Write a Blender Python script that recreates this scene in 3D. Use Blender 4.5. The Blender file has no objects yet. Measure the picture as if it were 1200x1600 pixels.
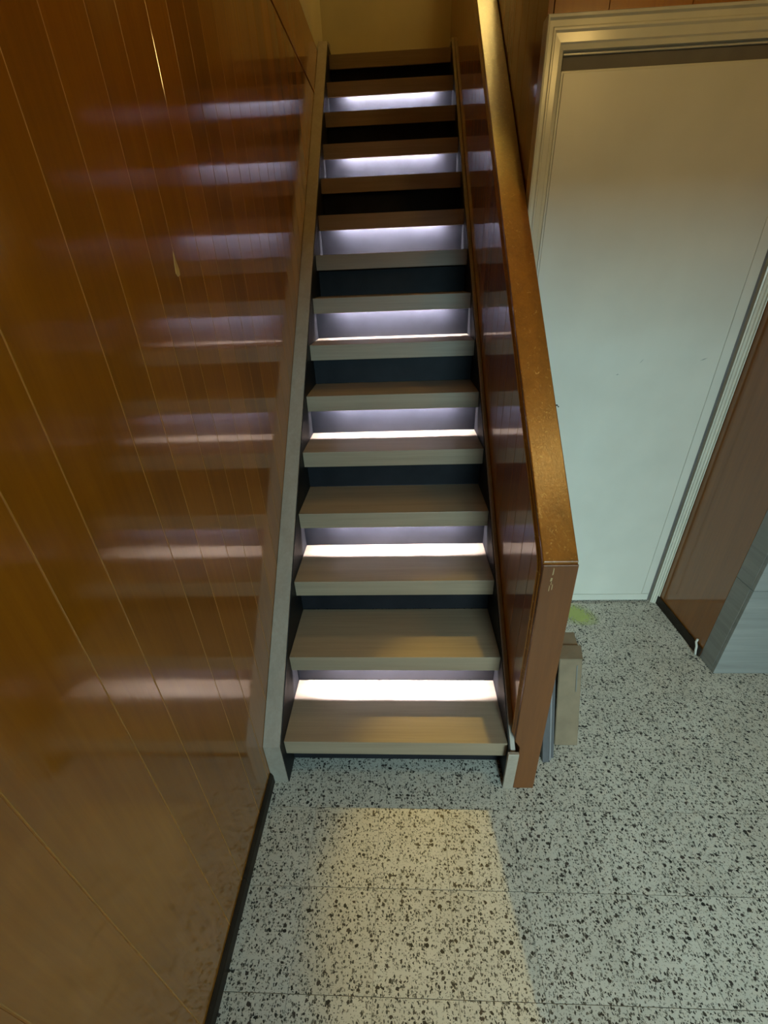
import bpy, bmesh, math, random
from mathutils import Vector, Matrix, noise

# ---------------------------------------------------------------- setup
SC = bpy.context.scene
COL = SC.collection
S = 0.93                       # metres per layout unit
rnd = random.Random(7)

# camera
CP, CY, CR, FPX = (0.0418, -0.889, 1.6044), -0.5069, -0.0401, 659.7   # position, pitch, roll, focal length in px
YAW = -0.0513
cd = bpy.data.cameras.new('camera'); cam = bpy.data.objects.new('camera', cd); COL.objects.link(cam)
cd.sensor_fit = 'VERTICAL'; cd.sensor_height = 32.0; cd.lens = 32.0*FPX/1600.0
cd.clip_start = 0.02; cd.clip_end = 60
fw = Vector((math.sin(YAW)*math.cos(CY), math.cos(YAW)*math.cos(CY), math.sin(CY)))
rt = Vector((math.cos(YAW), -math.sin(YAW), 0)); up = rt.cross(fw)
r2 = math.cos(CR)*rt + math.sin(CR)*up; u2 = -math.sin(CR)*rt + math.cos(CR)*up
M = Matrix((r2, u2, -fw)).transposed().to_4x4(); M.translation = Vector(CP)*S
cam.matrix_world = M
SC.camera = cam

# world and exposure
w = bpy.data.worlds.new('World'); SC.world = w; w.use_nodes = True
w.node_tree.nodes['Background'].inputs[0].default_value = (0.55, 0.75, 0.9, 1)
w.node_tree.nodes['Background'].inputs[1].default_value = 0.05
vs = SC.view_settings
vs.view_transform = 'Standard'; vs.look = 'None'; vs.gamma = 1; vs.use_curve_mapping = False
vs.exposure = 0.0
SC.cycles.max_bounces = 8; SC.cycles.diffuse_bounces = 4; SC.cycles.glossy_bounces = 4
SC.cycles.sample_clamp_indirect = 4.0
SC.cycles.caustics_reflective = False; SC.cycles.caustics_refractive = False
SC.cycles.use_denoising = True

def area(name, loc, target, sx, sy, power, col, spread=180):
    l = bpy.data.lights.new(name, 'AREA'); l.shape = 'RECTANGLE'; l.size = sx*S; l.size_y = sy*S
    l.energy = power; l.color = col; l.spread = math.radians(spread)
    o = bpy.data.objects.new(name, l); COL.objects.link(o); o.location = Vector(loc)*S
    o.rotation_euler = (Vector(target)-Vector(loc)).to_track_quat('-Z', 'Y').to_euler()
    return o
# daylight: a patch of sky beyond the open entrance; plus an added soft fill for the floor
area('sky_daylight', (1.0, -6.4, 2.47), (1.0, 0.94, 1.0), 1.4, 0.42, 180, (0.45, 0.85, 1.0))
area('entrance_fill', (0.85, -3.05, 1.45), (1.0, -0.1, 0.0), 0.8, 1.3, 8.0, (0.76, 0.96, 0.90), 62)
# added narrow spot from above that makes the warm pool on the floor
sp = bpy.data.lights.new('added_floor_spot', 'SPOT'); sp.energy = 350; sp.color = (1.0, 0.66, 0.10)
sp.spot_size = math.radians(9.0); sp.spot_blend = 0.6; sp.shadow_soft_size = 0.025
so = bpy.data.objects.new('added_floor_spot', sp); COL.objects.link(so)
so.location = Vector((0.55, 2.80, 5.05))*S
so.rotation_euler = (Vector((0.17, -0.32, 0.0))-Vector((0.55, 2.80, 5.05))).to_track_quat('-Z', 'Y').to_euler()

# ---------------------------------------------------------------- materials
def mat(name):
    m = bpy.data.materials.new(name); m.use_nodes = True
    nt = m.node_tree; b = nt.nodes['Principled BSDF']
    return m, nt, b
def N(nt, t, **kw):
    n = nt.nodes.new(t)
    for k, v in kw.items():
        if k in n.inputs: n.inputs[k].default_value = v
        else: setattr(n, k, v)
    return n
def mix(nt, fac, a, b, mode='MIX'):
    n = nt.nodes.new('ShaderNodeMix'); n.data_type = 'RGBA'; n.blend_type = mode
    for s, v in (('Factor', fac), ('A', a), ('B', b)):
        i = [x for x in n.inputs if x.name == s and (x.type == ('VALUE' if s == 'Factor' else 'RGBA'))][0]
        if hasattr(v, 'is_output') or isinstance(v, bpy.types.NodeSocket): nt.links.new(v, i)
        elif s == 'Factor': i.default_value = v
        else: i.default_value = (*v, 1) if len(v) == 3 else v
    return [x for x in n.outputs if x.type == 'RGBA'][0]
def ramp(nt, src, stops):
    n = nt.nodes.new('ShaderNodeValToRGB'); e = n.color_ramp.elements
    while len(e) < len(stops): e.new(0.5)
    for el, (p, c) in zip(e, stops):
        el.position = p; el.color = (*c, 1) if not isinstance(c, (int, float)) else (c, c, c, 1)
    nt.links.new(src, n.inputs[0]); return n.outputs[0]
def coords(nt, scale=(1, 1, 1), rand=0.0):
    tc = nt.nodes.new('ShaderNodeTexCoord'); mp = nt.nodes.new('ShaderNodeMapping')
    mp.inputs['Scale'].default_value = scale
    nt.links.new(tc.outputs['Object'], mp.inputs[0])
    if rand:
        oi = nt.nodes.new('ShaderNodeObjectInfo'); vm = nt.nodes.new('ShaderNodeVectorMath'); vm.operation = 'SCALE'
        vm.inputs[0].default_value = (31.7, 17.3, 11.1); nt.links.new(oi.outputs['Random'], vm.inputs['Scale'])
        nt.links.new(vm.outputs[0], mp.inputs['Location'])
    return mp.outputs[0]
def simple(name, col, rough=0.5, metal=0.0, coat=0.0, var=0.06, scale=20, bump=0.0, spec=0.5):
    m, nt, b = mat(name)
    v = coords(nt)
    n = N(nt, 'ShaderNodeTexNoise', Scale=scale, Detail=4.0); nt.links.new(v, n.inputs['Vector'])
    c2 = tuple(max(0, c*(1-var*2)) for c in col); c3 = tuple(min(1, c*(1+var)) for c in col)
    nt.links.new(ramp(nt, n.outputs[0], [(0.3, c2), (0.7, c3)]), b.inputs['Base Color'])
    b.inputs['Roughness'].default_value = rough; b.inputs['Metallic'].default_value = metal
    b.inputs['Coat Weight'].default_value = coat; b.inputs['Specular IOR Level'].default_value = spec
    if bump:
        bp = N(nt, 'ShaderNodeBump', Strength=bump, Distance=0.002); nt.links.new(n.outputs[0], bp.inputs['Height'])
        nt.links.new(bp.outputs[0], b.inputs['Normal'])
    return m
def wood(name, dark, light, axis, rough=0.3, coat=0.0, coat_rough=0.1, fine=90, along=3, bump=0.15, spec=0.5, tone=0.25, worn=None, coat_ior=1.5):
    """grain stretched along the axis ('x', 'y' or 'z')"""
    m, nt, b = mat(name)
    sc = [fine]*3; sc['xyz'.index(axis)] = along
    v = coords(nt, sc, rand=1)
    n1 = N(nt, 'ShaderNodeTexNoise', Scale=1.0, Detail=5.0, Roughness=0.62, Distortion=0.4); nt.links.new(v, n1.inputs['Vector'])
    sc2 = [fine*0.16]*3; sc2['xyz'.index(axis)] = along*0.22
    v2 = coords(nt, sc2, rand=1)
    n2 = N(nt, 'ShaderNodeTexNoise', Scale=1.0, Detail=3.0, Distortion=0.8); nt.links.new(v2, n2.inputs['Vector'])
    c = ramp(nt, n1.outputs[0], [(0.30, dark), (0.68, light)])
    c = mix(nt, 0.55, c, ramp(nt, n2.outputs[0], [(0.3, dark), (0.7, light)]))
    oi = nt.nodes.new('ShaderNodeObjectInfo')
    c = mix(nt, 1.0, c, ramp(nt, oi.outputs['Random'], [(0, 1.0-tone), (1, 1.0)]), 'MULTIPLY')
    rv = b.inputs['Roughness']
    if worn:
        wn = N(nt, 'ShaderNodeTexNoise', Scale=1.0, Detail=6.0, Roughness=0.7, Distortion=1.5)
        nt.links.new(coords(nt, worn[1]), wn.inputs['Vector'])
        c = mix(nt, ramp(nt, wn.outputs[0], [(0.60, 0.0), (0.68, 0.75)]), c, worn[0])
    nt.links.new(c, b.inputs['Base Color'])
    rv.default_value = rough
    b.inputs['Coat Weight'].default_value = coat; b.inputs['Coat Roughness'].default_value = coat_rough
    b.inputs['Specular IOR Level'].default_value = spec; b.inputs['Coat IOR'].default_value = coat_ior
    if bump:
        bp = N(nt, 'ShaderNodeBump', Strength=bump, Distance=0.0006); nt.links.new(n1.outputs[0], bp.inputs['Height'])
        nt.links.new(bp.outputs[0], b.inputs['Normal'])
        if coat: nt.links.new(bp.outputs[0], b.inputs['Coat Normal'])
    return m
def emit(name, col, strength):
    m = bpy.data.materials.new(name); m.use_nodes = True; nt = m.node_tree; b = nt.nodes['Principled BSDF']
    b.inputs['Base Color'].default_value = (*col, 1); b.inputs['Emission Color'].default_value = (*col, 1)
    b.inputs['Emission Strength'].default_value = strength
    return m
def terrazzo():
    m, nt, b = mat('terrazzo')
    base = coords(nt, (1, 1, 1), rand=1)
    wob = N(nt, 'ShaderNodeTexNoise', Scale=170.0, Detail=2.0); nt.links.new(base, wob.inputs['Vector'])
    off = nt.nodes.new('ShaderNodeVectorMath'); off.operation = 'MULTIPLY_ADD'
    nt.links.new(wob.outputs['Color'], off.inputs[0]); off.inputs[1].default_value = (0.009, 0.009, 0.0); nt.links.new(base, off.inputs[2])
    big = N(nt, 'ShaderNodeTexNoise', Scale=5.0, Detail=3.0); nt.links.new(base, big.inputs['Vector'])
    c = ramp(nt, big.outputs[0], [(0.3, (0.50, 0.475, 0.415)), (0.7, (0.60, 0.575, 0.51))])
    def chips(c, sc, keep, rad, cols, stretch):
        mp = nt.nodes.new('ShaderNodeMapping'); mp.inputs['Scale'].default_value = stretch; nt.links.new(off.outputs[0], mp.inputs[0])
        vo = N(nt, 'ShaderNodeTexVoronoi', Scale=sc, voronoi_dimensions='2D'); nt.links.new(mp.outputs[0], vo.inputs['Vector'])
        sx = nt.nodes.new('ShaderNodeSeparateColor'); nt.links.new(vo.outputs['Color'], sx.inputs[0])
        # radius varies per chip
        r = N(nt, 'ShaderNodeMath', operation='MULTIPLY'); nt.links.new(sx.outputs[0], r.inputs[0]); r.inputs[1].default_value = rad
        lt = N(nt, 'ShaderNodeMath', operation='LESS_THAN'); nt.links.new(vo.outputs['Distance'], lt.inputs[0]); nt.links.new(r.outputs[0], lt.inputs[1])
        kp = N(nt, 'ShaderNodeMath', operation='LESS_THAN'); nt.links.new(sx.outputs[1], kp.inputs[0]); kp.inputs[1].default_value = keep
        a = N(nt, 'ShaderNodeMath', operation='MULTIPLY'); nt.links.new(lt.outputs[0], a.inputs[0]); nt.links.new(kp.outputs[0], a.inputs[1])
        return mix(nt, a.outputs[0], c, ramp(nt, sx.outputs[2], cols))
    c = chips(c, 330, 0.30, 0.50, [(0, (0.30, 0.29, 0.25)), (0.6, (0.42, 0.41, 0.36)), (1, (0.58, 0.57, 0.52))], (1, 1.2, 1))
    c = chips(c, 190, 0.48, 0.56, [(0, (0.10, 0.10, 0.085)), (0.5, (0.20, 0.19, 0.16)), (1, (0.34, 0.33, 0.28))], (1, 1.5, 1))
    c = chips(c, 125, 0.52, 0.50, [(0, (0.018, 0.02, 0.018)), (0.6, (0.05, 0.05, 0.042)), (1, (0.15, 0.14, 0.12))], (1.5, 1, 1))
    c = chips(c, 80, 0.16, 0.50, [(0, (0.015, 0.018, 0.016)), (1, (0.06, 0.05, 0.045))], (1, 1.3, 1))
    nt.links.new(c, b.inputs['Base Color'])
    b.inputs['Roughness'].default_value = 0.38; b.inputs['Specular IOR Level'].default_value = 0.35
    return m
def marble():
    m, nt, b = mat('marble')
    v = coords(nt, (1.2, 1.2, 26), rand=1)
    n = N(nt, 'ShaderNodeTexNoise', Scale=1.0, Detail=7.0, Roughness=0.65, Distortion=0.9); nt.links.new(v, n.inputs['Vector'])
    c = ramp(nt, n.outputs[0], [(0.30, (0.21, 0.215, 0.205)), (0.5, (0.26, 0.27, 0.26)), (0.72, (0.31, 0.315, 0.305))])
    nt.links.new(c, b.inputs['Base Color']); b.inputs['Roughness'].default_value = 0.45
    return m

W_PANEL = wood('varnished_panel', (0.32, 0.113, 0.0025), (0.44, 0.165, 0.0035), 'z', rough=0.50, coat=1.0, coat_rough=0.075, coat_ior=1.7, spec=0.15, fine=110, along=5, bump=0.2, tone=0.28)
W_PANEL_D = wood('varnished_panel_dark', (0.21, 0.070, 0.006), (0.29, 0.102, 0.009), 'z', rough=0.5, coat=0.9, coat_rough=0.08, coat_ior=1.7, spec=0.15, fine=110, along=5, bump=0.10, tone=0.15)
W_RAIL = wood('worn_rail_wood', (0.18, 0.058, 0.005), (0.29, 0.098, 0.009), 'y', rough=0.32, coat=0.5, coat_rough=0.22, fine=140, along=14, bump=1.0, tone=0.0,
              worn=((0.52, 0.27, 0.08), (60, 14, 60)))
W_POST = wood('newel_wood', (0.11, 0.034, 0.006), (0.165, 0.052, 0.009), 'z', rough=0.42, coat=0.25, coat_rough=0.25, fine=120, along=5, bump=0.3, tone=0.0)
W_TREAD = wood('greige_oak_laminate', (0.25, 0.178, 0.115), (0.35, 0.258, 0.172), 'x', rough=0.42, fine=120, along=4, bump=0.05, tone=0.06, spec=0.45)
W_STRING = wood('greige_stringer_laminate', (0.28, 0.225, 0.175), (0.37, 0.31, 0.25), 'y', rough=0.45, fine=120, along=4, bump=0.05, tone=0.0)
M_GROOVE = simple('pale_bare_edge', (0.62, 0.33, 0.10), 0.6)
M_RISER = simple('charcoal_riser', (0.0145, 0.0142, 0.017), 0.5, scale=6, var=0.2, spec=0.13)
M_INNER = simple('charcoal_lining', (0.013, 0.012, 0.012), 0.5, spec=0.2, scale=6, var=0.2)
M_BASE = simple('dark_baseboard', (0.026, 0.018, 0.012), 0.5, scale=30, var=0.2, spec=0.2)
M_GROUT = simple('grout', (0.30, 0.29, 0.25), 0.9)
M_WHITE = simple('door_paint', (0.66, 0.65, 0.58), 0.35, scale=5, var=0.03)
M_FRAME = simple('frame_paint', (0.64, 0.63, 0.54), 0.22, scale=9, var=0.04)
M_CREAM = simple('cream_plaster', (0.62, 0.54, 0.34), 0.8, scale=4, var=0.04, bump=0.1)
M_CEIL = simple('ceiling_paint', (0.70, 0.66, 0.55), 0.8, scale=3)
M_GREYGAP = simple('grey_seal', (0.13, 0.12, 0.115), 0.6)
M_DARK = simple('near_black', (0.02, 0.018, 0.016), 0.6)
M_CARD = simple('cardboard', (0.22, 0.16, 0.10), 0.8, scale=14, var=0.10, bump=0.1)
M_TAPE = simple('grey_tape', (0.16, 0.15, 0.13), 0.5)
M_SHEET = simple('grey_sheet', (0.085, 0.080, 0.085), 0.35, scale=30)
M_SHEET2 = simple('pale_sheet', (0.21, 0.20, 0.205), 0.35, scale=30)
M_ALU = simple('aluminium', (0.6, 0.6, 0.62), 0.3, metal=0.9)
M_CABLE = simple('white_plastic', (0.62, 0.60, 0.54), 0.4)
M_CHIP = simple('bare_wood', (0.58, 0.36, 0.10), 0.7)
M_SCR = simple('worn_edge', (0.40, 0.26, 0.12), 0.6)
M_LED = emit('led_light', (0.80, 0.82, 1.0), 1350.0)
M_LAMP = emit('warm_globe', (1.0, 0.65, 0.20), 46.0)
M_LAMP2 = emit('warm_globe_upstairs', (1.0, 0.69, 0.20), 66.0)
TERR = terrazzo(); MARB = marble()

def lime_patch_mat():
    m, nt, b = mat('lime_patch')
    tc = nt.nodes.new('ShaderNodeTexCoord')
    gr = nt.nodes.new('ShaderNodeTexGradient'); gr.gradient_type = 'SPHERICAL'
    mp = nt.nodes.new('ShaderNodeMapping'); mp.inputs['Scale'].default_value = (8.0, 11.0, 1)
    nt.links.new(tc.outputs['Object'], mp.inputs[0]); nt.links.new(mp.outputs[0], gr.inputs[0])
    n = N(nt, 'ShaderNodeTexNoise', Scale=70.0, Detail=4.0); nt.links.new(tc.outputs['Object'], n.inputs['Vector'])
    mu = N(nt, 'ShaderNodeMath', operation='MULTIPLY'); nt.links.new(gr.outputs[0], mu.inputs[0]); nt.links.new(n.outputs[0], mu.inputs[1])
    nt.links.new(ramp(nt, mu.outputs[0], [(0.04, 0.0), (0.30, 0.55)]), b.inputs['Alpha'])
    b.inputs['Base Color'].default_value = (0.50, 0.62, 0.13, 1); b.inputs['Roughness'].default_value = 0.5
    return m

# ---------------------------------------------------------------- mesh helpers (layout units, scaled by S)
def link(o, parent=None):
    COL.objects.link(o)
    if parent: o.parent = parent
    return o
def mesh_obj(name, bm, m, parent=None, loc=(0, 0, 0), bevel=0.0, smooth=False):
    """loc: origin in layout units, relative to the scene; parents all sit with their own origin"""
    if bevel:
        bmesh.ops.bevel(bm, geom=list(bm.edges), offset=bevel, segments=1, affect='EDGES', profile=0.5)
    bmesh.ops.recalc_face_normals(bm, faces=bm.faces)
    me = bpy.data.meshes.new(name)
    for v in bm.verts: v.co = (v.co-Vector(loc))*S
    bm.to_mesh(me); bm.free()
    if smooth:
        for p in me.polygons: p.use_smooth = True
    if m: me.materials.append(m)
    o = bpy.data.objects.new(name, me); link(o, parent)
    pl = Vector(parent['org']) if parent and 'org' in parent else Vector((0, 0, 0))
    o.location = (Vector(loc)-pl)*S
    o['org'] = tuple(loc)
    return o
def empty(name, loc=(0, 0, 0), parent=None):
    o = bpy.data.objects.new(name, None); link(o, parent); o.empty_display_size = 0.05
    pl = Vector(parent['org']) if parent and 'org' in parent else Vector((0, 0, 0))
    o.location = (Vector(loc)-pl)*S; o['org'] = tuple(loc); return o
def box(bm, a, b):
    vs = [bm.verts.new((x, y, z)) for x in (a[0], b[0]) for y in (a[1], b[1]) for z in (a[2], b[2])]
    for f in ((0, 1, 3, 2), (4, 6, 7, 5), (0, 4, 5, 1), (2, 3, 7, 6), (0, 2, 6, 4), (1, 5, 7, 3)):
        bm.faces.new([vs[i] for i in f])
    return bm
def hexa(bm, p):
    vs = [bm.verts.new(q) for q in p]
    for f in ((0, 1, 2, 3), (4, 7, 6, 5), (0, 4, 5, 1), (1, 5, 6, 2), (2, 6, 7, 3), (3, 7, 4, 0)):
        bm.faces.new([vs[i] for i in f])
    return bm
def prism_x(bm, x0, x1, poly):
    a = [bm.verts.new((x0, y, z)) for y, z in poly]; b = [bm.verts.new((x1, y, z)) for y, z in poly]
    bm.faces.new(a); bm.faces.new(b[::-1])
    for i in range(len(poly)):
        j = (i+1) % len(poly); bm.faces.new([a[i], b[i], b[j], a[j]])
    return bm
def bx(name, a, b, m, parent=None, bevel=0.0, loc=None):
    return mesh_obj(name, box(bmesh.new(), a, b), m, parent, loc or tuple((Vector(a)+Vector(b))/2), bevel)
def tag(o, label=None, cat=None, group=None, kind=None):
    if label: o['label'] = label
    if cat: o['category'] = cat
    if group: o['group'] = group
    if kind: o['kind'] = kind
    return o
def tube(bm, pts, r, n=8):
    rings = []
    for i, p in enumerate(pts):
        p = Vector(p); d = (Vector(pts[min(i+1, len(pts)-1)])-Vector(pts[max(i-1, 0)])).normalized()
        a = d.orthogonal().normalized(); b = d.cross(a)
        rings.append([bm.verts.new(p+r*(math.cos(t)*a+math.sin(t)*b)) for t in [2*math.pi*k/n for k in range(n)]])
    for A, B in zip(rings, rings[1:]):
        for k in range(n): bm.faces.new([A[k], A[(k+1) % n], B[(k+1) % n], B[k]])
    bm.faces.new(rings[0][::-1]); bm.faces.new(rings[-1])
    return bm

# ---------------------------------------------------------------- dimensions
XL, XR, YD, YP = -0.452, 1.4187, 0.94, 0.459
G, H, T, WD, D, Z0 = 0.2044, 0.19, 0.0687, 0.389, 0.2603, 0.1951
ZC, ZU, ZT = 2.60, 2.865, 5.2
YF = 3.17                      # wall beyond the landing
YB = -3.2                      # entrance wall
XE = 2.6

# ---------------------------------------------------------------- the setting
floor = tag(bx('floor', (-0.75, YB, -0.06), (XE+0.2, YD+0.1, -0.0015), M_GROUT), kind='structure')
# terrazzo tiles, each its own piece
tx0, ty0, ts = -0.444-0.05, -0.112, 0.2195
tb = bmesh.new(); g_ = 0.0007
box(tb, (-ts/2+g_, -ts/2+g_, -0.02), (ts/2-g_, ts/2-g_, 0.0))
tile_me = None
for j in range(-6, 5):
    for i in range(0, 12):
        x = tx0+ts*(i+0.5); y = ty0+ts*(j+0.5)
        if y-ts/2 > YD or x > XE: continue
        if tile_me is None:
            o = mesh_obj('tile', tb, TERR, floor, (0, 0, 0)); tile_me = o.data
        else:
            o = bpy.data.objects.new('tile', tile_me); link(o, floor)
        o.location = (Vector((x, y, 0))-Vector(floor['org']))*S

# left wall: random-width varnished boards on a pale backing that shows in the joints
wl = tag(bx('wall_left', (XL-0.2, YB, 0), (XL-0.0006, YF-0.001, ZC-0.025), M_GROOVE), kind='structure')
raw = [-0.751, -0.627, -0.447, -0.348, -0.173, -0.065, 0.060, 0.165, 0.295, 0.405]
ys = [-0.889+(y+0.889)*1.0165 for y in raw]
y = ys[0]
while y > YB+0.05:
    y -= rnd.choice((0.11, 0.125, 0.175, 0.10)); ys.insert(0, max(y, YB))
y = ys[-1]
while y < YF-0.12:
    y += rnd.choice((0.11, 0.125, 0.13, 0.105)); ys.append(y)
ys[-1] = YF
for a, b in zip(ys, ys[1:]):
    top = 2.580 if b > 1.0 else ZC
    bx('plank', (XL-0.012, a+0.0011, 0.0), (XL, b-0.0011, top), W_PANEL, wl, bevel=0.0006)
bx('edge_board', (XL-0.012, 1.05, 2.592), (XL, 2.96, ZU), W_PANEL, wl, bevel=0.001)
bx('plaster', (XL-0.2, YB, ZU+0.013), (XL-0.004, YF, ZT), M_CREAM, wl)
bx('edge_core', (XL-0.2, YB, ZC-0.025), (XL-0.0125, YF-0.001, ZU+0.013), M_DARK, wl)
# chip in the varnish
cb = bmesh.new()
yc, zc = 0.178, 1.640
pts = [(0.000, 0.028), (0.004, 0.012), (0.010, -0.004), (0.008, -0.014), (-0.002, -0.017), (-0.009, -0.011), (-0.006, 0.004)]
va = [cb.verts.new((XL+0.0010, yc+p[0], zc+p[1])) for p in pts]; vb = [cb.verts.new((XL-0.001, yc+p[0]*1.2, zc+p[1]*1.2)) for p in pts]
cb.faces.new(va)
for i in range(len(pts)): cb.faces.new([va[i], va[(i+1) % 7], vb[(i+1) % 7], vb[i]])
o = mesh_obj('chip', cb, M_CHIP, wl, (XL, yc, zc)); o['label'] = 'pale chip where the varnished veneer broke away'

bl = tag(empty('baseboard_left', (XL, -1.0, 0)), kind='structure')
for a, b in ((YB, -0.335), (-0.3335, 0.0)):
    m = bmesh.new(); prism_x(m, 0, 0.001, [(0, 0)]*0 or [(0, 0), (0, .05), (1, .05), (1, 0)]); m.free()
    m = bmesh.new()
    sec = [(XL, 0), (XL+0.010, 0), (XL+0.010, 0.040), (XL+0.006, 0.052), (XL+0.003, 0.057), (XL, 0.057)]
    A = [m.verts.new((x, a, z)) for x, z in sec]; B = [m.verts.new((x, b, z)) for x, z in sec]
    m.faces.new(A); m.faces.new(B[::-1])
    for i in range(6): m.faces.new([A[i], B[i], B[(i+1) % 6], A[(i+1) % 6]])
    mesh_obj('board', m, M_BASE, bl, (XL, (a+b)/2, 0))

# wall beyond the landing, landing
tag(bx('wall_far', (XL-0.2, YF, 0), (XE+0.2, YF+0.12, ZT), M_CREAM), kind='structure')
# stairwell side wall above and behind the rail: boarded
ws = tag(bx('wall_stairwell', (0.510, YD+0.12, 0), (0.60, YF-0.001, ZU), M_DARK), kind='structure')
y = YD+0.001
while y < YF-0.02:
    b = min(y+rnd.choice((0.11, 0.13, 0.12)), YF)
    bx('plank', (0.493, y+0.0009, 0.0), (0.510, b-0.0009, ZU), W_PANEL_D, ws, bevel=0.0009); y = b
# wall with the door
DX0, DX1, DZ = 0.552, 1.386, 2.190
wb = tag(bx('wall_back', (XE+0.2, YD+0.10, 0), (0.60, YD+0.16, ZC), M_DARK), kind='structure')
bm = bmesh.new(); box(bm, (0.511, YD+0.012, 0), (DX0-0.004, YD+0.10, ZC)); box(bm, (DX0-0.004, YD+0.012, DZ+0.004), (DX1+0.02, YD+0.10, ZC)); box(bm, (DX1+0.02, YD+0.012, 0), (1.45, YD+0.10, ZC))
mesh_obj('wall_core', bm, M_DARK, wb, (0.6, YD, 0)); 
x = 0.511
for wv in (0.16, 0.24, 0.22, 0.24, 0.2):
    b = min(x+wv, XR)
    bx('plank', (x+0.0008, YD, DZ+0.06), (b-0.0008, YD+0.012, ZC), W_PANEL, wb, bevel=0.0008); x = b
    if x >= XR: break

# door with its frame
d1 = tag(empty('door_1', (0.97, YD, 0)), kind='structure')
leaf = bx('door_leaf', (DX0+0.003, YD+0.004, 0.012), (DX1-0.016, YD+0.040, 2.146), M_WHITE, d1, bevel=0.0012)
# raised face sheet, leaving a narrow border at the right and the foot
bx('face_sheet', (DX0+0.010, YD+0.0005, 0.058), (DX1-0.062, YD+0.004, 2.140), M_WHITE, leaf, bevel=0.0008)
bx('foot_strip', (DX0+0.006, YD-0.001, 0.014), (DX1-0.020, YD+0.004, 0.0535), M_WHITE, leaf, bevel=0.0008)
bx('edge_strip', (DX1-0.058, YD+0.0005, 0.0555), (DX1-0.020, YD+0.004, 2.140), M_WHITE, leaf, bevel=0.0008)
for (sx, sz, ln, rt_) in ((1.265, 1.27, 0.030, 0.35), (1.02, 1.27, 0.022, 0.9), (0.935, 1.22, 0.012, 0.2), (0.65, 1.235, 0.02, 0.9)):
    m = bmesh.new(); c_, s_ = math.cos(rt_)*ln/2, math.sin(rt_)*ln/2
    vsx = [m.verts.new((sx-c_, YD+0.0003, sz-s_)), m.verts.new((sx, YD+0.0003, sz-0.0022)), m.verts.new((sx+c_, YD+0.0003, sz+s_)), m.verts.new((sx, YD+0.0003, sz+0.0022))]
    m.faces.new(vsx); o = mesh_obj('scuff', m, simple('scuff_grey', (0.33, 0.34, 0.31), 0.5), leaf, (sx, YD, sz)); o['label'] = 'small grey scuff on the white paint'
bx('gap_seal', (DX0+0.008, YD+0.020, 2.150), (DX1, YD+0.05, 2.1825), M_GREYGAP, d1)
bx('gap_lining', (DX0+0.006, YD+0.012, 2.183), (DX1, YD+0.021, 2.190), M_FRAME, d1, bevel=0.001)
def casing(name, pts, profile, par):
    """stepped casing around the opening; profile: (offset outward, proud)"""
    m = bmesh.new(); L = []
    for (cx, cz, nx, nz) in pts:
        L.append([m.verts.new((cx+nx*o_, YD-p_, cz+nz*o_)) for o_, p_ in profile])
    for A, B in zip(L, L[1:]):
        for k in range(len(profile)-1): m.faces.new([A[k], A[k+1], B[k+1], B[k]])
    for A in (L[0], L[-1]): m.faces.new(A)
    return mesh_obj(name, m, M_FRAME, par, (0.97, YD, 0))
prof = [(0.0, -0.03), (0.0, 0.002), (0.010, 0.004), (0.013, 0.008), (0.030, 0.009), (0.034, 0.014), (0.038, 0.014), (0.041, 0.011), (0.052, 0.011), (0.055, 0.019), (0.060, 0.020), (0.062, 0.016), (0.062, -0.03)]
casing('frame_side', [(DX0, 0.0, -0.98, 0), (DX0, DZ, -0.98, 1.2)], prof, d1)
casing('frame_head', [(DX0, DZ, -0.98, 1.2), (DX1, DZ, 0.5, 1.2)], prof, d1)
profr = [(o_*0.5, p_) for o_, p_ in prof]
casing('frame_side', [(DX1, DZ, 1.0, 2.4), (DX1, 0.0, 1.0, 0)], profr, d1)
bx('jamb', (DX1-0.013, YD+0.014, 0), (DX1, YD+0.05, DZ), M_GREYGAP, d1)

# right wall: plain veneered board beside the marble pier
wr = tag(bx('wall_right', (XR+0.012, 0.556, 0), (XR+0.10, YD+0.1, ZC), M_DARK), kind='structure')
bx('veneer_panel', (XR, 0.556, 0.0), (XR+0.012, YD, ZC), W_PANEL_D, wr, bevel=0.0008)
tag(bx('baseboard_right', (XR-0.008, 0.556, 0), (XR, YD-0.010, 0.050), M_BASE, bevel=0.0012), kind='structure')
pier = tag(bx('wall_marble', (XR+0.016, YP+0.016, 0), (XE+0.2, 0.5555, ZC), M_GROUT), kind='structure')
zz = 0.0
for hgt in (0.470, 0.50, 0.50, 0.50, 0.63):
    bx('slab', (XR, YP+0.0165, zz+0.0008), (XR+0.016, 0.5555, zz+hgt-0.0008), MARB, pier, bevel=0.001)
    xx = XR
    for wv in (0.60, 0.60):
        bx('slab', (xx+0.0006, YP, zz+0.0008), (min(xx+wv, XE+0.19)-0.0006, YP+0.016, zz+hgt-0.0008), MARB, pier, bevel=0.001); xx += wv
    zz += hgt
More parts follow.
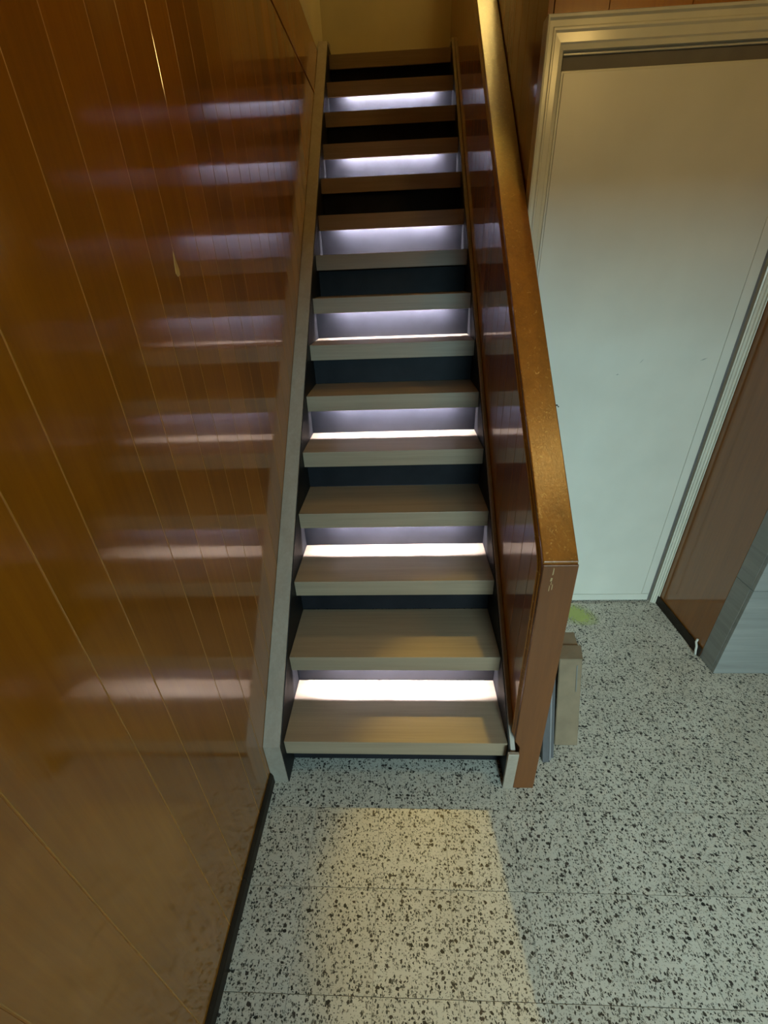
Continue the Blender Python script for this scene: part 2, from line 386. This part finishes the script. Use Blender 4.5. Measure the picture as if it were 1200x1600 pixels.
# hall ceiling with the stairwell opening, upstairs ceiling, entrance wall with its opening, outer walls
bm = bmesh.new()
box(bm, (XL-0.2, YB, ZC), (XE+0.2, 1.05, ZU)); box(bm, (0.60, 1.05, ZC), (XE+0.2, YF, ZU))
tag(mesh_obj('ceiling', bm, M_CEIL, None, (0, 0, ZC)), kind='structure')
tag(bx('ceiling_upstairs', (XL-0.2, YB, ZT), (XE+0.2, YF+0.12, ZT+0.1), M_CEIL), kind='structure')
bm = bmesh.new()
box(bm, (XL-0.2, YB-0.12, 0), (-0.25, YB, ZC)); box(bm, (1.35, YB-0.12, 0), (XE+0.2, YB, ZC)); box(bm, (-0.25, YB-0.12, 2.1), (1.35, YB, ZC)); box(bm, (XL-0.2, YB-0.12, ZC), (XE+0.2, YB, ZT))
tag(mesh_obj('wall_front', bm, M_CREAM, None, (0, YB, 0)), kind='structure')
tag(bx('wall_side', (XE, YB, 0), (XE+0.2, YF, ZT), M_CREAM), kind='structure')

# ---------------------------------------------------------------- staircase
st = tag(empty('staircase', (0, 0, 0)), 'straight closed staircase with greige wood-look treads, charcoal risers and light strips under every second tread', 'staircase')
st['org'] = (0, 0, 0)
def tread_mesh(m):
    LT, ST = 0.012, 0.024       # front lip, slab thickness
    prism_x(m, -WD+0.001, WD-0.001, [(0, 0), (0, -T), (LT, -T), (LT, -ST), (D+0.0, -ST), (D, 0)])
bm = bmesh.new(); tread_mesh(bm)
first = None
for i in range(15):
    y, z = i*G, Z0+i*H
    if first is None:
        t = mesh_obj('tread', bm, W_TREAD, st, (0, 0, 0)); first = t
        mod = t.modifiers.new('soft_edges', 'BEVEL'); mod.width = 0.0014; mod.segments = 2; mod.limit_method = 'ANGLE'
    else:
        t = first.copy(); link(t); t.parent = st
    t.location = Vector((0, y, z))*S; t['org'] = (0, y, z)
    if i == 14: t['label'] = 'topmost tread, the landing edge'
    # riser under this tread
    zb = 0.006 if i == 0 else Z0+(i-1)*H+0.0005
    bx('riser', (-WD+0.001, y+0.0565, zb), (WD-0.001, y+0.070, z-0.0245), M_RISER, st)
    if i % 2 == 1:
        led = bx('light_strip', (-0.280, y+0.0205, z-0.0290), (0.280, y+0.0280, z-0.0262), M_LED, t)
        led['label'] = 'glowing cool white light strip behind the lip'
        o = bx('strip_channel', (-0.300, y+0.0185, z-0.0262), (0.300, y+0.0300, z-0.0242), M_ALU, t)
bx('landing', (-WD+0.001, 14*G+D+0.0005, Z0+14*H-0.024), (WD-0.001, YF-0.003, Z0+14*H), W_TREAD, st)
def stringer(x0, x1, lift, name='stringer'):
    m_ = H/G; c0 = Z0+lift
    poly = [(-0.030, 0.0), (-0.030, c0-0.03*m_+0.004), (2.90, c0+2.90*m_), (3.03, c0+2.93*m_), (3.03, c0+2.93*m_-0.30), (0.28, 0.0)]
    o = mesh_obj(name, prism_x(bmesh.new(), x0, x1, poly), W_STRING, st, (0, 0, 0))
    mod = o.modifiers.new('soft_edges', 'BEVEL'); mod.width = 0.0012; mod.segments = 1; mod.limit_method = 'ANGLE'
    return o
stringer(XL+0.0005, -WD-0.003, 0.040); stringer(WD+0.003, 0.4085, 0.018)
# dark inner linings between tread ends and stringers
for s in (-1, 1):
    x0, x1 = sorted((s*WD, s*(WD+0.003))); m_ = H/G; lf = 0.036 if s < 0 else 0.014
    poly = [(-0.028, 0.0), (-0.028, Z0+lf-0.028*m_), (2.88, Z0+lf+2.88*m_), (3.03, Z0+2.88*m_+lf), (3.03, Z0+2.88*m_-0.30), (0.28, 0.0)]
    o = mesh_obj('stringer_lining', prism_x(bmesh.new(), x0, x1, poly), M_INNER, st, (0, 0, 0)); o['label'] = 'charcoal inner lining of the stringer'
# square foot of the right stringer
bx('stringer_foot', (0.381, -0.042, 0.0), (0.4165, -0.0305, 0.200), W_STRING, st, bevel=0.001)
# small pale screw heads on the inner left side, below the nosings
for i in (0, 1, 2):
    m = bmesh.new(); tube(m, [(-WD, i*G+0.040, Z0+i*H-0.082), (-WD+0.008, i*G+0.040, Z0+i*H-0.082)], 0.0055, 10)
    mesh_obj('screw_cap', m, M_CABLE, st, (-WD, i*G+0.04, Z0+i*H-0.082))

# ---------------------------------------------------------------- balustrade
ba = tag(empty('balustrade', (0.45, 0.0, 0.0)), 'solid varnished wooden balustrade along the open side of the stairs', 'balustrade')
RM, RC = 0.930, 0.942          # cap line: z = RC + RM*y
XB0, XB1 = 0.4095, 0.482
YE = YF-0.002
def caps(y): return RC+RM*y
# core and boards on the stair side
core = mesh_obj('core_panel', prism_x(bmesh.new(), XB0+0.010, XB1, [(0.012, 0), (0.012, caps(0.012)-0.045), (YD, caps(YD)-0.045), (YE, caps(YE)-0.045), (YE, 0)]), W_PANEL_D, ba, (0.45, 0, 0))
y = 0.0125
while y < YE-0.01:
    b = min(y+rnd.choice((0.095, 0.11, 0.125)), YE)
    m = bmesh.new()
    prism_x(m, XB0, XB0+0.010, [(y+0.0009, 0), (y+0.0009, caps(y)-0.030), (b-0.0009, caps(b)-0.030), (b-0.0009, 0)])
    mesh_obj('plank', m, W_PANEL, ba, (XB0, (y+b)/2, 0), bevel=0.0006); y = b
# cap
m = bmesh.new()
prism_x(m, 0.4005, 0.4905, [(0.0095, caps(0.0095)), (0.0095, caps(0)-0.052), (YE, caps(YE)-0.052), (YE, caps(YE))])
cap = mesh_obj('handrail', m, W_RAIL, ba, (0.45, 0, 0))
mod = cap.modifiers.new('soft_edges', 'BEVEL'); mod.width = 0.003; mod.segments = 3; mod.limit_method = 'ANGLE'
cap['label'] = 'flat varnished cap with worn edges'
# newel facing, leaning very slightly
m = bmesh.new()
def fy(z): return -0.040+0.044*z/0.955
zt = 0.944
def slab_x(m, x0, x1, za, zb, th=0.030):
    hexa(m, [(x0, fy(za), za), (x1, fy(za), za), (x1, fy(za)+th, za), (x0, fy(za)+th, za), (x0, fy(zb), zb), (x1, fy(zb), zb), (x1, fy(zb)+th, zb), (x0, fy(zb)+th, zb)])
pl = [(0.418, 0), (0.418, 0.222), (0.4005, 0.250), (0.4005, zt), (0.4905, zt), (0.4885, 0)]
A = [m.verts.new((x, fy(z), z)) for x, z in pl]; B = [m.verts.new((x, 0.011, z)) for x, z in pl]
m.faces.new(A); m.faces.new(B[::-1])
for i in range(len(pl)): m.faces.new([A[i], A[(i+1) % len(pl)], B[(i+1) % len(pl)], B[i]])
post = mesh_obj('newel_post', m, W_POST, ba, (0.45, 0, 0))
mod = post.modifiers.new('soft_edges', 'BEVEL'); mod.width = 0.002; mod.segments = 2; mod.limit_method = 'ANGLE'
# worn marks near the top of the post
for (px_, pz_, pw_, ph_) in ((0.428, 0.925, 0.0018, 0.012), (0.426, 0.900, 0.003, 0.006), (0.424, 0.872, 0.0012, 0.010), (0.431, 0.876, 0.0012, 0.010), (0.427, 0.888, 0.001, 0.006)):
    m = bmesh.new()
    v4 = [(px_-pw_, pz_-ph_), (px_+pw_*0.6, pz_-ph_*0.8), (px_+pw_, pz_+ph_*0.7), (px_-pw_*0.5, pz_+ph_)]
    m.faces.new([m.verts.new((x, fy(z)-0.0004, z)) for x, z in v4])
    mesh_obj('scratch', m, M_SCR, post, (px_, 0, pz_))
# beaded moulding under the stair-side edge of the cap, turning down along the post
path = []
Rr = 0.050; y0, z0 = 0.006, caps(0.006)-0.012
cor = Vector((0.012, caps(0.012)-0.013)); dir1 = Vector((1, RM)).normalized(); dir2 = Vector((-0.042, -0.96)).normalized()
P1 = cor+dir1*0.045; P2 = cor+dir2*0.045
for k in range(9):
    t = k/8; path.append((1-t)**2*P1+2*t*(1-t)*cor+t*t*P2)
path = [Vector((YE, caps(YE)-0.013))]+path+[Vector((fy(0.26)+0.012, 0.26))]
sec = [(0.0, 0.0), (0.006, 0.002), (0.009, 0.006), (0.006, 0.010), (0.009, 0.014), (0.012, 0.018), (0.009, 0.023), (0.004, 0.026), (0.0, 0.026)]
m = bmesh.new(); rings = []
for i, p in enumerate(path):
    d = (path[min(i+1, len(path)-1)]-path[max(i-1, 0)]).normalized(); n = Vector((-d.y, d.x))
    if n.dot(Vector((0.4, 0.5))-Vector((0.0, 0.9))) < 0: n = -n
    rings.append([m.verts.new((0.4095-o_-0.003, p.x+n.x*q_, p.y+n.y*q_)) for o_, q_ in sec])
for A, B in zip(rings, rings[1:]):
    for k in range(len(sec)-1): m.faces.new([A[k], A[k+1], B[k+1], B[k]])
mesh_obj('moulding', m, W_RAIL, ba, (0.41, 0, 0))
# bent nail on the far side of the cap
m = bmesh.new(); tube(m, [(0.488, 0.350, 1.262), (0.4945, 0.350, 1.262), (0.499, 0.349, 1.257)], 0.0022, 8)
o = mesh_obj('nail', m, M_DARK, ba, (0.49, 0.35, 1.26)); o['label'] = 'small bent dark nail sticking out of the cap'

# ---------------------------------------------------------------- things on the floor
bxo = tag(empty('cardboard_box', (0.66, 0.2, 0)), 'narrow closed cardboard carton standing behind the newel post', 'box')
bm = hexa(bmesh.new(), [(0.612, 0.117, 0.001), (0.699, 0.116, 0.001), (0.715, 0.236, 0.001), (0.628, 0.240, 0.001),
                        (0.604, 0.214, 0.365), (0.688, 0.216, 0.362), (0.701, 0.345, 0.372), (0.612, 0.345, 0.370)])
mesh_obj('carton', bm, M_CARD, bxo, (0.66, 0.2, 0), bevel=0.003)
bm = hexa(bmesh.new(), [(0.604, 0.2125, 0.366), (0.688, 0.2145, 0.363), (0.701, 0.275, 0.3685), (0.612, 0.277, 0.3690),
                        (0.604, 0.2125, 0.369), (0.688, 0.2145, 0.366), (0.701, 0.275, 0.3715), (0.612, 0.277, 0.3720)])
mesh_obj('flap', bm, M_CARD, bxo, (0.66, 0.2, 0.36))
bm = hexa(bmesh.new(), [(0.6715, 0.1775, 0.235), (0.6755, 0.1775, 0.235), (0.6755, 0.1795, 0.235), (0.6715, 0.1795, 0.235),
                        (0.6680, 0.2085, 0.340), (0.6730, 0.2085, 0.340), (0.6730, 0.2105, 0.340), (0.6680, 0.2105, 0.340)])
mesh_obj('slot', bm, M_TAPE, bxo, (0.67, 0.19, 0.28))
labs = ['dark grey flat sheet standing nearest the newel post', 'pale grey thin sheet between the dark sheet and its neighbour', 'grey thin sheet standing nearest the cardboard carton']
for k, (xa, xb, mm, yy) in enumerate(((0.548, 0.572, M_SHEET, 0.052), (0.575, 0.582, M_SHEET2, 0.060), (0.585, 0.594, M_SHEET, 0.068))):
    lean = -0.010
    bm = hexa(bmesh.new(), [(xa, yy, 0.001), (xb, yy, 0.001), (xb, yy+0.30, 0.001), (xa, yy+0.30, 0.001),
                            (xa+lean, yy+0.13, 0.385), (xb+lean, yy+0.13, 0.385), (xb+lean, yy+0.40, 0.385), (xa+lean, yy+0.40, 0.385)])
    tag(mesh_obj('flat_sheet', bm, mm, None, (xa, yy, 0), bevel=0.0008), labs[k], 'sheet', 'grey sheets stood beside the carton')
# translucent lime green patch on the tiles before the door
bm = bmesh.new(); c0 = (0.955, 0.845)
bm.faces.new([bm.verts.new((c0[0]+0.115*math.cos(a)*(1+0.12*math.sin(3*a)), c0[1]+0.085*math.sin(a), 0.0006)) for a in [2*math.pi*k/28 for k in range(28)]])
o = mesh_obj('floor_patch', bm, lime_patch_mat(), None, (c0[0], c0[1], 0)); o.rotation_euler.z = math.radians(-35)
tag(o, 'faint lime green patch on the terrazzo in front of the white door', 'stain')
# cable stub beside the marble pier
bm = bmesh.new(); tube(bm, [(1.4050, 0.566, 0.003), (1.4040, 0.572, 0.022), (1.4080, 0.580, 0.040), (1.4060, 0.590, 0.060), (1.4075, 0.590, 0.078)], 0.0048, 8)
tag(mesh_obj('cable_stub', bm, M_CABLE, None, (1.405, 0.566, 0), smooth=True), 'short white cable end sticking up against the dark baseboard by the marble', 'cable')

# ---------------------------------------------------------------- lamps above the picture
def globe(name, loc, r, mm, label, zc_):
    e = tag(empty(name, loc), label, 'lamp')
    bm = bmesh.new(); bmesh.ops.create_uvsphere(bm, u_segments=20, v_segments=12, radius=r, matrix=Matrix.Translation(loc))
    mesh_obj('globe', bm, mm, e, loc, smooth=True)
    bm = bmesh.new(); tube(bm, [(loc[0], loc[1], loc[2]+r*0.96), (loc[0], loc[1], zc_)], r*0.45, 16)
    mesh_obj('mount', bm, M_ALU, e, loc)
globe('ceiling_lamp', (0.93, -0.26, 2.47), 0.075, M_LAMP, 'warm globe lamp under the hall ceiling', ZC)
globe('ceiling_lamp', (0.66, 2.72, 4.96), 0.11, M_LAMP2, 'warm globe lamp over the top of the stairwell', ZT)
